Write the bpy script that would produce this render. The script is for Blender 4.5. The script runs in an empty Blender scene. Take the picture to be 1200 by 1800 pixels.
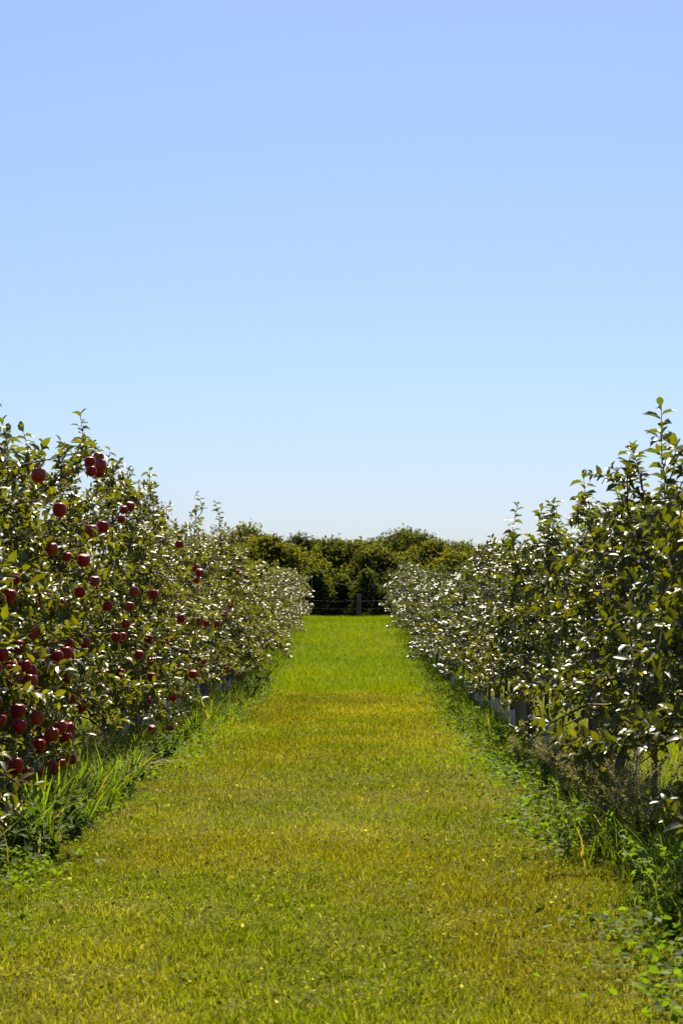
import bpy, math, random
import numpy as np
from mathutils import Vector, Matrix

random.seed(7)
rng = np.random.default_rng(11)
scene = bpy.context.scene
COL = scene.collection
PI = math.pi
R = math.radians

# ------------------------------------------------------------------ camera
CAM_H = 1.1
FPX = 3850.0                      # focal length in photo pixels (photo 1200 x 1800)
VPX, VPY = 622.0, 1087.0          # where the rows' direction (+Y) meets the picture
cam_d = bpy.data.cameras.new('camera')
cam = bpy.data.objects.new('camera', cam_d)
COL.objects.link(cam)
cam_d.sensor_fit = 'VERTICAL'
cam_d.sensor_height = 24.0
cam_d.sensor_width = 16.0
cam_d.lens = FPX / 1800.0 * 24.0
cam_d.clip_start = 0.1
cam_d.clip_end = 12000
cam.location = (0, 0, CAM_H)
cam.rotation_euler = (PI / 2 + math.atan((VPY - 900) / FPX), 0, math.atan((VPX - 600) / FPX))
cam_d.dof.use_dof = True
cam_d.dof.focus_distance = 15.0
cam_d.dof.aperture_fstop = 7.1
scene.camera = cam

# ------------------------------------------------------------------ sky, sun, exposure
SUN_EL, SUN_AZ = R(52), R(3)      # azimuth measured from +Y towards +X
world = bpy.data.worlds.new('World')
scene.world = world
world.use_nodes = True
wn = world.node_tree.nodes
wl = world.node_tree.links
bg = wn['Background']
sky = wn.new('ShaderNodeTexSky')
sky.sky_type = 'NISHITA'
sky.sun_disc = False
sky.sun_elevation = SUN_EL
sky.sun_rotation = SUN_AZ
sky.air_density = 1.0
sky.dust_density = 1.0
sky.ozone_density = 5.0
wb = wn.new('ShaderNodeMix'); wb.data_type = 'RGBA'; wb.blend_type = 'MULTIPLY'; wb.inputs[0].default_value = 1
wb.inputs[7].default_value = (1.03, 1.09, 1.30, 1)      # white balance of the whole sky
wl.new(sky.outputs[0], wb.inputs[6])
wl.new(wb.outputs[2], bg.inputs[0])
bg.inputs[1].default_value = 0.05

sun_d = bpy.data.lights.new('sun', 'SUN')
sun_d.energy = 5.0
sun_d.angle = R(0.53)
sun_d.color = (1.0, 0.90, 0.70)
sun = bpy.data.objects.new('sun', sun_d)
COL.objects.link(sun)
SDIR = Vector((math.sin(SUN_AZ) * math.cos(SUN_EL), math.cos(SUN_AZ) * math.cos(SUN_EL), math.sin(SUN_EL)))
sun.rotation_euler = SDIR.to_track_quat('Z', 'Y').to_euler()
sun.location = SDIR * 60

scene.view_settings.view_transform = 'Standard'
scene.view_settings.look = 'None'
scene.view_settings.exposure = 1.0
scene.view_settings.gamma = 1.0
scene.render.engine = 'CYCLES'
scene.cycles.max_bounces = 7
scene.cycles.diffuse_bounces = 4
scene.cycles.glossy_bounces = 2
scene.cycles.transmission_bounces = 5
scene.cycles.transparent_max_bounces = 4
scene.cycles.caustics_reflective = False
scene.cycles.caustics_refractive = False
scene.cycles.use_denoising = False

# ------------------------------------------------------------------ helpers
_tab = np.random.default_rng(3).random((256, 256))


def vnoise(x, y):
    x = np.asarray(x, float); y = np.asarray(y, float)
    xi = np.floor(x).astype(int); yi = np.floor(y).astype(int)
    fx = x - xi; fy = y - yi
    fx = fx * fx * (3 - 2 * fx); fy = fy * fy * (3 - 2 * fy)
    a = _tab[xi & 255, yi & 255]; b = _tab[(xi + 1) & 255, yi & 255]
    c = _tab[xi & 255, (yi + 1) & 255]; d = _tab[(xi + 1) & 255, (yi + 1) & 255]
    return (a * (1 - fx) + b * fx) * (1 - fy) + (c * (1 - fx) + d * fx) * fy


def fbm(x, y):
    return vnoise(x, y) * .55 + vnoise(x * 2.1 + 9, y * 2.1 + 4) * .3 + vnoise(x * 4.3, y * 4.3 + 31) * .15


_HY = np.array([-50, 0, 27, 30, 31.2, 33, 37, 41, 46, 51, 56, 60, 63, 66, 70, 76, 90, 120, 400, 4000.])
_HZ = np.array([0, 0, 0, .02, .03, .04, .19, .38, .61, .82, 1.0, 1.09, 1.105, 1.03, .72, .4, .1, 0, 0, 0])


def ground_z(x, y):
    """terrain height: level lane, then a slope that climbs to a crest in front of the woods"""
    x = np.asarray(x, float); y = np.asarray(y, float)
    z = (np.interp(y, _HY, _HZ) + np.interp(y - .8, _HY, _HZ) + np.interp(y + .8, _HY, _HZ)) / 3
    n = (fbm(x * .55 + 3, y * .45) - .5) * .05
    n = n + .018 * np.exp(-((y - 13.9) / .6) ** 2) - .03 * np.exp(-((y - 14.9) / .45) ** 2)
    strip = .05 * np.exp(-((x + 2.05) / .5) ** 2) + .05 * np.exp(-((x - 1.5) / .45) ** 2)
    fade = np.clip(1 - (y - 60) / 40, 0, 1)
    return z + (n + strip) * fade


def gz(x, y):
    return float(ground_z(x, y))


def px_to_row(px, py, lateral):
    """photo pixel -> point on the vertical plane x = lateral that runs along a row"""
    s = (px - VPX) / lateral
    return Vector((lateral, FPX / s, CAM_H + (VPY - py) / s))


def mesh_np(name, V, F, col=None, smooth=True):
    """V (n,3); F list of int arrays (m,3) or (m,4); col (n,3) point colours"""
    me = bpy.data.meshes.new(name)
    if not isinstance(F, (list, tuple)):
        F = [F]
    F = [np.asarray(f, np.int32) for f in F if len(f)]
    me.vertices.add(len(V))
    me.vertices.foreach_set('co', np.ascontiguousarray(V, np.float32).ravel())
    idx = np.concatenate([f.ravel() for f in F])
    tot = np.concatenate([np.full(len(f), f.shape[1], np.int32) for f in F])
    start = np.concatenate([[0], np.cumsum(tot)[:-1]]).astype(np.int32)
    me.loops.add(len(idx))
    me.loops.foreach_set('vertex_index', idx.astype(np.int32))
    me.polygons.add(len(tot))
    me.polygons.foreach_set('loop_start', start)
    me.update(calc_edges=True)
    if smooth:
        me.polygons.foreach_set('use_smooth', np.ones(len(tot), bool))
    if col is not None:
        a = me.attributes.new('tint', 'FLOAT_COLOR', 'POINT')
        c4 = np.ones((len(V), 4), np.float32); c4[:, :3] = col
        a.data.foreach_set('color', c4.ravel())
    return me


class Geo:
    def __init__(s):
        s.V = []; s.F = {3: [], 4: []}; s.C = []; s.n = 0

    def add(s, V, F, col=None):
        V = np.asarray(V, float).reshape(-1, 3)
        for f in (F if isinstance(F, (list, tuple)) else [F]):
            f = np.asarray(f, int)
            if len(f):
                s.F[f.shape[1]].append(f + s.n)
        s.V.append(V)
        c = np.zeros((len(V), 3)) + .5 if col is None else np.broadcast_to(np.asarray(col, float), (len(V), 3))
        s.C.append(c)
        s.n += len(V)

    def mesh(s, name, smooth=True):
        Fs = [np.concatenate(s.F[k]) for k in (3, 4) if s.F[k]]
        return mesh_np(name, np.concatenate(s.V), Fs, np.concatenate(s.C), smooth)


def tube(geo, pts, radii, sides=6, col=None, cap=True):
    pts = np.asarray(pts, float); n = len(pts)
    radii = np.broadcast_to(np.asarray(radii, float), (n,))
    t = np.gradient(pts, axis=0)
    t /= np.linalg.norm(t, axis=1, keepdims=True) + 1e-9
    ref = np.array([1., 0, 0]) if abs(t[0][0]) < .8 else np.array([0, 1., 0])
    u = np.cross(t, ref); u /= np.linalg.norm(u, axis=1, keepdims=True) + 1e-9
    w = np.cross(t, u)
    a = np.arange(sides) / sides * 2 * PI
    V = (pts[:, None, :] + radii[:, None, None] * (np.cos(a)[None, :, None] * u[:, None, :] + np.sin(a)[None, :, None] * w[:, None, :])).reshape(-1, 3)
    F = []
    for i in range(n - 1):
        for k in range(sides):
            k2 = (k + 1) % sides
            F.append((i * sides + k, i * sides + k2, (i + 1) * sides + k2, (i + 1) * sides + k))
    T = []
    if cap:
        V = np.concatenate([V, pts[-1:]])
        for k in range(sides):
            T.append(((n - 1) * sides + k, (n - 1) * sides + (k + 1) % sides, n * sides))
    geo.add(V, [np.array(F), np.array(T).reshape(-1, 3)], col)


def norm(a):
    return a / (np.linalg.norm(a, axis=-1, keepdims=True) + 1e-9)


def leaves_full(P, D, N, L, W, curl, fold, col):
    """8-vertex leaves, folded along the midrib with a drooping tip"""
    n = len(P)
    D = norm(D); S = norm(np.cross(D, N)); U = np.cross(S, D)
    L = L[:, None]; W = W[:, None]; curl = curl[:, None]; fold = fold[:, None]

    def at(t, side, lift):
        drop = -curl * t * t
        return P + D * (L * t) + S * (W * side) + U * (L * (drop + .18 * t) + W * lift * fold)
    V = np.stack([at(0, 0, 0),
                  at(.3, -.46, 1), at(.3, 0, 0), at(.3, .46, 1),
                  at(.66, -.40, 1), at(.66, 0, 0), at(.66, .40, 1),
                  at(1.0, 0, .1)], axis=1).reshape(-1, 3)
    b = (np.arange(n) * 8)[:, None]
    T = np.concatenate([b + np.array([[0, 2, 1]]), b + np.array([[0, 3, 2]]), b + np.array([[4, 5, 7]]), b + np.array([[5, 6, 7]])])
    Q = np.concatenate([b + np.array([[1, 2, 5, 4]]), b + np.array([[2, 3, 6, 5]])])
    return V, [T, Q], np.repeat(col, 8, axis=0)


def leaves_diamond(P, D, N, L, W, col, fold=.2):
    n = len(P)
    D = norm(D); S = norm(np.cross(D, N)); U = np.cross(S, D)
    L = L[:, None]; W = W[:, None]
    V = np.stack([P, P + D * L * .5 - S * W * .5 + U * W * fold, P + D * L, P + D * L * .5 + S * W * .5 + U * W * fold], 1).reshape(-1, 3)
    b = (np.arange(n) * 4)[:, None]
    T = np.concatenate([b + np.array([[0, 2, 1]]), b + np.array([[0, 3, 2]])])
    return V, [T], np.repeat(col, 4, axis=0)


def link(name, data, parent=None, loc=None):
    o = bpy.data.objects.new(name, data)
    COL.objects.link(o)
    if parent:
        o.parent = parent
    if loc is not None:
        o.location = loc
    return o


def tag(o, label=None, cat=None, group=None, kind=None):
    if label: o['label'] = label
    if cat: o['category'] = cat
    if group: o['group'] = group
    if kind: o['kind'] = kind
    return o


def copy_tree(o, parent=None):
    c = o.copy(); COL.objects.link(c); c.parent = parent
    for ch in o.children:
        copy_tree(ch, c)
    return c


# ------------------------------------------------------------------ materials
def new_mat(name):
    m = bpy.data.materials.new(name)
    m.use_nodes = True
    nt = m.node_tree
    b = nt.nodes['Principled BSDF']
    return m, nt, b, nt.nodes['Material Output']


def leaf_mat(name, rough=.36, spec=.5, trans=.42, tcol=(1.5, 1.5, .5), under=.16, sheen_rough=.65):
    """leaf: colour from the 'tint' attribute, glossy upper face, paler matt underside, light passing through"""
    m, nt, b, out = new_mat(name)
    N, Lk = nt.nodes, nt.links
    at = N.new('ShaderNodeAttribute'); at.attribute_name = 'tint'
    geo = N.new('ShaderNodeNewGeometry')
    under_c = N.new('ShaderNodeMix'); under_c.data_type = 'RGBA'
    under_c.inputs[7].default_value = (.17, .2, .11, 1)
    k = N.new('ShaderNodeMath'); k.operation = 'MULTIPLY'; k.inputs[1].default_value = under
    Lk.new(geo.outputs['Backfacing'], k.inputs[0])
    Lk.new(k.outputs[0], under_c.inputs[0]); Lk.new(at.outputs[0], under_c.inputs[6])
    Lk.new(under_c.outputs[2], b.inputs['Base Color'])
    rr = N.new('ShaderNodeMapRange')
    rr.inputs[3].default_value = rough; rr.inputs[4].default_value = sheen_rough
    Lk.new(geo.outputs['Backfacing'], rr.inputs[0]); Lk.new(rr.outputs[0], b.inputs['Roughness'])
    b.inputs['Specular IOR Level'].default_value = spec
    tr = N.new('ShaderNodeBsdfTranslucent')
    mul = N.new('ShaderNodeMix'); mul.data_type = 'RGBA'; mul.blend_type = 'MULTIPLY'; mul.inputs[0].default_value = 1
    Lk.new(at.outputs[0], mul.inputs[6]); mul.inputs[7].default_value = (*tcol, 1)
    Lk.new(mul.outputs[2], tr.inputs[0])
    mx = N.new('ShaderNodeMixShader'); mx.inputs[0].default_value = trans
    Lk.new(b.outputs[0], mx.inputs[1]); Lk.new(tr.outputs[0], mx.inputs[2]); Lk.new(mx.outputs[0], out.inputs[0])
    return m


def noise_mat(name, c1, c2, scale=8, rough=.8, bump=.0, stretch=(1, 1, 1), spec=.3, c3=None):
    m, nt, b, out = new_mat(name)
    N, Lk = nt.nodes, nt.links
    tc = N.new('ShaderNodeTexCoord'); mp = N.new('ShaderNodeMapping'); mp.inputs[3].default_value = stretch
    nz = N.new('ShaderNodeTexNoise'); nz.inputs['Scale'].default_value = scale; nz.inputs['Detail'].default_value = 5
    Lk.new(tc.outputs['Object'], mp.inputs[0]); Lk.new(mp.outputs[0], nz.inputs['Vector'])
    cr = N.new('ShaderNodeValToRGB')
    cr.color_ramp.elements[0].position = .35; cr.color_ramp.elements[0].color = (*c1, 1)
    cr.color_ramp.elements[1].position = .65; cr.color_ramp.elements[1].color = (*c2, 1)
    if c3:
        e = cr.color_ramp.elements.new(.8); e.color = (*c3, 1)
    Lk.new(nz.outputs[0], cr.inputs[0]); Lk.new(cr.outputs[0], b.inputs['Base Color'])
    b.inputs['Roughness'].default_value = rough
    b.inputs['Specular IOR Level'].default_value = spec
    if bump:
        bp = N.new('ShaderNodeBump'); bp.inputs['Strength'].default_value = bump; bp.inputs['Distance'].default_value = .01
        Lk.new(nz.outputs[0], bp.inputs['Height']); Lk.new(bp.outputs[0], b.inputs['Normal'])
    return m


M = {}
M['leaf_L'] = leaf_mat('apple_leaf_red_variety', rough=.37, spec=.5, trans=.44, tcol=(2.5, 2.35, .22))
M['leaf_R'] = leaf_mat('apple_leaf_glossy_variety', rough=.37, spec=.65, trans=.41, tcol=(2.45, 2.3, .2))
M['wood_leaf'] = leaf_mat('woodland_leaf', rough=.65, spec=.1, trans=.58, tcol=(1.9, 1.9, .4))
M['grass'] = leaf_mat('grass_blade', rough=.6, spec=.05, trans=.5, tcol=(1.5, 1.5, .4), under=0, sheen_rough=.6)
M['weed'] = leaf_mat('weed_leaf', rough=.6, spec=.15, trans=.48, tcol=(1.9, 1.9, .4))
M['seed'] = leaf_mat('seed_head', rough=.8, spec=.1, trans=.45, tcol=(1.5, 1.45, .8), under=0)
M['bark'] = noise_mat('apple_bark', (.075, .055, .04), (.16, .13, .1), 14, .9, .6, (1, 1, .3))
M['twig'] = noise_mat('twig_bark', (.05, .028, .018), (.1, .06, .035), 20, .7, 0)
M['guard'] = noise_mat('white_trunk_guard', (.45, .43, .38), (.64, .61, .55), 9, .6, .2, (1, 1, .4), c3=(.25, .26, .22))
M['post'] = noise_mat('weathered_post', (.11, .085, .06), (.21, .17, .13), 10, .9, .8, (1, 1, .08), c3=(.08, .06, .045))
M['wire'] = noise_mat('galvanised_wire', (.07, .07, .07), (.13, .13, .13), 30, .7, 0)
M['wire'].node_tree.nodes['Principled BSDF'].inputs['Metallic'].default_value = .2
M['apple'] = noise_mat('apple_skin', (.21, .007, .006), (.42, .017, .009), 26, .36, 0, (1, 1, .35), spec=.25, c3=(.46, .09, .02))
M['apple_pale'] = noise_mat('apple_skin_blush', (.28, .012, .010), (.42, .05, .015), 22, .36, 0, (1, 1, .35), spec=.35, c3=(.5, .24, .06))
M['wbark'] = noise_mat('woodland_bark', (.05, .042, .035), (.12, .1, .085), 6, .95, .6, (1, 1, .3))


def ground_mat():
    m, nt, b, out = new_mat('ground_turf')
    N, Lk = nt.nodes, nt.links
    geo = N.new('ShaderNodeNewGeometry')
    n1 = N.new('ShaderNodeTexNoise'); n1.inputs['Scale'].default_value = 1.1; n1.inputs['Detail'].default_value = 6
    n2 = N.new('ShaderNodeTexNoise'); n2.inputs['Scale'].default_value = 90; n2.inputs['Detail'].default_value = 6
    Lk.new(geo.outputs['Position'], n1.inputs['Vector']); Lk.new(geo.outputs['Position'], n2.inputs['Vector'])
    r1 = N.new('ShaderNodeValToRGB')
    r1.color_ramp.elements[0].position = .35; r1.color_ramp.elements[0].color = (.08, .088, .005, 1)
    r1.color_ramp.elements[1].position = .68; r1.color_ramp.elements[1].color = (.135, .12, .010, 1)
    r2 = N.new('ShaderNodeValToRGB')
    r2.color_ramp.elements[0].position = .36; r2.color_ramp.elements[0].color = (.42, .42, .35, 1)
    r2.color_ramp.elements[1].position = .62; r2.color_ramp.elements[1].color = (1.35, 1.35, 1.1, 1)
    Lk.new(n1.outputs[0], r1.inputs[0]); Lk.new(n2.outputs[0], r2.inputs[0])
    mul = N.new('ShaderNodeMix'); mul.data_type = 'RGBA'; mul.blend_type = 'MULTIPLY'; mul.inputs[0].default_value = 1
    Lk.new(r1.outputs[0], mul.inputs[6]); Lk.new(r2.outputs[0], mul.inputs[7])
    # beyond the mown strip the grass is longer and greener
    sep = N.new('ShaderNodeSeparateXYZ'); Lk.new(geo.outputs['Position'], sep.inputs[0])
    mr = N.new('ShaderNodeMapRange'); mr.inputs[1].default_value = 31.0; mr.inputs[2].default_value = 32.6
    Lk.new(sep.outputs[1], mr.inputs[0])
    g = N.new('ShaderNodeMix'); g.data_type = 'RGBA'
    Lk.new(mr.outputs[0], g.inputs[0]); Lk.new(mul.outputs[2], g.inputs[6])
    mul2 = N.new('ShaderNodeMix'); mul2.data_type = 'RGBA'; mul2.blend_type = 'MULTIPLY'; mul2.inputs[0].default_value = 1
    mul2.inputs[6].default_value = (.125, .15, .008, 1); Lk.new(r2.outputs[0], mul2.inputs[7])
    Lk.new(mul2.outputs[2], g.inputs[7])
    Lk.new(g.outputs[2], b.inputs['Base Color'])
    b.inputs['Roughness'].default_value = .95
    b.inputs['Specular IOR Level'].default_value = .1
    bp = N.new('ShaderNodeBump'); bp.inputs['Strength'].default_value = .7; bp.inputs['Distance'].default_value = .02
    Lk.new(n2.outputs[0], bp.inputs['Height']); Lk.new(bp.outputs[0], b.inputs['Normal'])
    return m


M['ground'] = ground_mat()

# ------------------------------------------------------------------ ground
xs = np.concatenate([[-4000, -900, -250, -90, -45, -28, -18], np.arange(-12, 12.01, .25), [18, 28, 45, 90, 250, 900, 4000]])
ys = np.concatenate([[-400, -60, -15], np.arange(-4, 36, .2), np.arange(36, 80, .6), np.arange(80, 130, 5), [150, 220, 400, 900, 2500, 6000]])
X, Y = np.meshgrid(xs, ys)
Z = ground_z(X, Y)
V = np.stack([X, Y, Z], -1).reshape(-1, 3)
nx, ny = len(xs), len(ys)
ii, jj = np.meshgrid(np.arange(nx - 1), np.arange(ny - 1))
a0 = (jj * nx + ii).ravel()
me = mesh_np('ground', V, np.stack([a0, a0 + 1, a0 + nx + 1, a0 + nx], 1))
me.materials.append(M['ground'])
g = link('ground', me)
tag(g, 'mown grassy ground of the lane climbing to a greener crest', 'ground', kind='structure')

# ------------------------------------------------------------------ apple trees
ROW_L, ROW_R = -2.05, 1.5


def leaf_colors(n, base, var=.35, yellow=.012):
    t = rng.random(n)[:, None]
    c = np.array(base)[None, :] * (1 - var + 2 * var * t)
    c = c * (1 + (rng.random((n, 3)) - .5) * .12)
    y = rng.random(n) < yellow
    c[y] = np.array([.16, .15, .02]) * (.7 + .6 * rng.random((y.sum(), 1)))
    return c


class AppleTree:
    """leader, laterals and twigs as polylines; leaf anchors gathered on the way (all in tree-local space)"""

    def __init__(s, H, zb, rx, ry, density=1.0, zmin=.12, side='R'):
        s.side = side
        s.H = H; s.zmin = zmin
        s.wood = Geo(); s.trunk = Geo()
        s.P = []; s.D = []; s.T = []
        h = np.linspace(0, H, 9)
        wob = np.cumsum(rng.normal(0, .012, (9, 2)), axis=0); wob[0] = 0
        s.lead = np.concatenate([wob, h[:, None]], 1)
        s.r0 = .017 + .005 * rng.random()
        nl = int((H - zb - .12) / .062 * density)
        az = rng.random() * 6.28
        for i in range(nl):
            f = i / max(nl - 1, 1)
            z = zb + (H - zb - .12) * f + rng.normal(0, .02)
            az += 2.4 + rng.normal(0, .35)
            prof = (1.0 - .7 * f ** 1.6) * (0.82 + .36 * rng.random())
            if f < .08: prof *= .8
            rad = prof / math.sqrt((math.cos(az) / rx) ** 2 + (math.sin(az) / ry) ** 2)
            p0 = s.lead_at(z)
            out = np.array([math.cos(az), math.sin(az), 0])
            up = .25 + .35 * f + rng.normal(0, .12)
            n = 5
            t = np.linspace(0, 1, n)
            pts = p0 + out * (rad * t)[:, None] + np.array([0, 0, 1.]) * (rad * (up * t - (.55 - .3 * f) * t ** 2))[:, None]
            pts[1:] += rng.normal(0, .012, (n - 1, 3))
            pts[:, 2] = np.maximum(pts[:, 2], s.zmin)
            tube(s.wood, pts, np.linspace(.008, .0025, n), 4)
            s.twigs(pts, out, rad, f)
        # shoots round the leader's tip
        for k in range(7):
            z = H - .28 + .04 * k
            s.twig(s.lead_at(z), norm(np.array([rng.normal(), rng.normal(), 1.2])), .1 + .1 * rng.random())

    def lead_at(s, z):
        return np.array([np.interp(z, s.lead[:, 2], s.lead[:, k]) for k in range(3)])

    def twig(s, p, d, ln):
        d = norm(np.asarray(d))
        bend = np.array([0, 0, -.25 * ln])
        q = p + d * ln + bend * .6
        tube(s.wood, [p, p + d * ln * .5, q], [.0025, .002, .0012], 3, cap=False)
        n = max(4, int(ln / (.0115 if s.side == 'L' else .0095)))
        t = np.linspace(.12, 1, n)
        pos = p + (q - p) * t[:, None]
        s.P.append(pos); s.T.append(np.repeat(d[None], n, 0))
        a = np.arange(n) * 2.4 + rng.random() * 6
        u = norm(np.cross(d, [.3, .2, 1.])); w = np.cross(d, u)
        rad = np.cos(a)[:, None] * u + np.sin(a)[:, None] * w
        s.D.append(norm(rad + d * (.35 + .5 * t[:, None]) + rng.normal(0, .25, (n, 3))))

    def twigs(s, pts, out, rad, f):
        n = max(3, int(rad / .048))
        for k in range(n):
            t = .12 + .88 * (k + rng.random() * .7) / n
            t = min(t, 1)
            i = min(int(t * 4), 3); p = pts[i] + (pts[i + 1] - pts[i]) * (t * 4 - i)
            d = out * (.2 + .7 * t) + np.array([0, 0, .35]) + rng.normal(0, .62, 3)
            s.twig(p, d, (.07 + .13 * rng.random()) * (1.0 if t < .9 else 1.2))

    def limb_to(s, p):
        """a spur that reaches from the leader to a hanging fruit"""
        reach = np.linalg.norm(p[:2])
        z = min(max(p[2] - .35 * reach, .2), s.H - .2)
        a = s.lead_at(z)
        top = p + np.array([0, 0, .015])
        mid = (a + top) / 2 + np.array([0, 0, .05])
        tube(s.wood, [a, mid, top, p], [.006, .0045, .003, .002], 4, cap=False)
        for t in (.35, .55, .75, .95):
            q = a + (top - a) * t + np.array([0, 0, .05 * 4 * t * (1 - t)])
            s.twig(q, np.array([rng.normal(), rng.normal(), .9]), .1 + .06 * rng.random())

    def crown(s, name, col, size=.064, glint=0., full=True, keep_clear=(), scale=1.0, thin=1.0):
        P = np.concatenate(s.P); D = np.concatenate(s.D)
        if thin < 1:
            k = rng.random(len(P)) < thin; P, D = P[k], D[k]
        n = len(P)
        D = D + np.array([0, 0, -.22])
        Nn = norm(np.array([0, 0, 1.]) + rng.normal(0, .32 if s.side == 'L' else .29, (n, 3)) + (.44 if s.side == 'L' else .36) * norm(P * np.array([1, 1, 0])) + np.array([0, (-.2 if s.side == 'L' else -.36) - glint, 0]))
        L = size * scale * (.55 + .75 * rng.random(n)); W = L * (.44 + .14 * rng.random(n))
        c = leaf_colors(n, col)
        if len(keep_clear):
            cen = P + norm(D) * L[:, None] * .5
            ok = np.ones(n, bool)
            for q, r in keep_clear:
                ok &= np.linalg.norm(cen - np.asarray(q), axis=1) > r
            P, D, Nn, L, W, c = P[ok], D[ok], Nn[ok], L[ok], W[ok], c[ok]; n = len(P)
        if full:
            V, F, C = leaves_full(P, D, Nn, L, W, .12 + .3 * rng.random(n), .12 + .3 * rng.random(n), c)
        else:
            V, F, C = leaves_diamond(P, D, Nn, L, W, c)
        me = mesh_np(name, V, F, C)
        me.materials.append(M['leaf_' + s.side])
        return me


def lathe(prof, n=14):
    prof = np.asarray(prof, float); m = len(prof)
    a = np.arange(n) / n * 2 * PI
    V = np.stack([prof[:, 0][:, None] * np.cos(a), prof[:, 0][:, None] * np.sin(a), np.repeat(prof[:, 1][:, None], n, 1)], -1).reshape(-1, 3)
    F = [(i * n + k, i * n + (k + 1) % n, (i + 1) * n + (k + 1) % n, (i + 1) * n + k) for i in range(m - 1) for k in range(n)]
    return V, np.array(F)


APROF = [(.0015, .026), (.008, .028), (.016, .034), (.026, .037), (.036, .030), (.0415, .014), (.0415, -.004), (.037, -.021), (.028, -.034), (.018, -.0395), (.009, -.037), (.0015, -.034)]
apple_me = []
for k, mt in enumerate(('apple', 'apple', 'apple_pale')):
    V, F = lathe(APROF, 16)
    ang = np.arctan2(V[:, 1], V[:, 0])
    V = V * (1 + .025 * np.sin(ang * 5 + k)[:, None] * (V[:, 2:] < 0)) * np.array([1, 1 + .04 * k, .96 + .05 * k])
    me = mesh_np('apple', V, F[:, ::-1]); me.materials.append(M[mt]); apple_me.append(me)
gg = Geo(); tube(gg, [(0, 0, .02), (.002, 0, .04), (.005, .001, .058)], [.0016, .0013, .002], 5)
stem_me = gg.mesh('stem'); stem_me.materials.append(M['twig'])

# fruit seen in the photograph (photo pixels); the lateral offset is the row's lane-side face
APPLES_L = [(67, 835), (157, 811), (172, 804), (176, 818), (174, 831), (160, 828), (104, 896), (180, 926), (217, 896), (228, 890), (213, 913), (160, 934),
            (91, 965), (117, 978), (147, 985), (25, 1017), (16, 1047), (80, 1050), (103, 1057), (141, 1041), (65, 1056), (277, 1028), (270, 1045),
            (23, 1183), (45, 1170), (54, 1198), (5, 1150), (33, 1136), (67, 1226), (33, 1249), (119, 1190), (126, 1228), (146, 1240), (109, 1277),
            (93, 1290), (118, 1296), (70, 1310), (72, 1355), (108, 1342), (92, 1347), (50, 1361), (35, 1275), (262, 1122), (306, 1120), (318, 1088),
            (245, 1150), (268, 1163), (262, 1234), (268, 1282), (301, 1281), (313, 1304), (305, 1225), (340, 1185), (267, 1190), (2, 1265), (345, 998),
            (351, 1007), (417, 1006), (432, 1041), (420, 1055), (404, 1064), (394, 1079), (437, 1073), (352, 1092), (363, 1096), (398, 1172), (408, 1179),
            (421, 1184), (315, 957), (190, 1065), (205, 1120), (60, 1110), (150, 1130)]
_ar = random.Random(5)
APPLES_L += [(_ar.uniform(-10, 130), _ar.uniform(1120, 1365)) for _ in range(16)] + [(_ar.uniform(120, 440), _ar.uniform(1010, 1190)) for _ in range(16)]
APPLES_R = [(1105, 883), (1190, 1027)]
SHOOTS_L = [(140, 728, 1.0), (38, 752, .6), (2, 740, .8), (105, 775, .55), (192, 792, .5), (308, 806, 1.0), (262, 828, .55), (345, 868, .5), (378, 884, .8), (225, 825, .5)]
SHOOTS_R = [(1163, 714, 1.25), (1110, 784, .8), (1190, 776, .6), (1025, 836, 1.0), (1080, 850, .5), (910, 888, .9), (950, 893, .8), (975, 905, .5), (885, 945, .5)]


def height_l(y): return float(np.interp(y, [0, 28, 34, 39, 46, 55, 70], [2.08, 2.12, 2.0, 1.75, 1.4, 1.22, 1.2]))
def height_r(y): return float(np.interp(y, [0, 15, 21, 27, 36, 50, 70], [1.76, 1.74, 1.72, 1.62, 1.4, 1.35, 1.3]))


def row_x(side, y):
    if side == 'L': return float(np.interp(y, [0, 17, 28, 60], [-2.05, -2.05, -1.8, -1.72]))
    return float(np.interp(y, [0, 34, 44, 60], [1.5, 1.47, 1.36, 1.3]))


POSTS = [6.2 + 6.85 * k for k in range(9)]
ORD = ['first', 'second', 'third', 'fourth', 'fifth', 'sixth', 'seventh', 'eighth', 'ninth', 'tenth']
ROWNAME = {'L': 'the red-fruited row', 'R': 'the glossy low-fruit row'}
LEAF_L, LEAF_R = (.078, .085, .005), (.065, .075, .005)

# one flat-out leaf for the shoots whose leaves stand free against the sky
leaf_variants = []
for k in range(4):
    V, F, C = leaves_full(np.zeros((1, 3)), np.array([[0, 1., 0]]), np.array([[0, 0, 1.]]), np.array([.08]), np.array([.042]),
                          np.array([.15 + .12 * k]), np.array([.2 + .08 * k]), np.array([[.05 + .008 * k, .07 + .006 * k, .009]]))
    me = mesh_np('leaf', V, F, C); me.materials.append(M['leaf_L']); leaf_variants.append(me)


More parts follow.
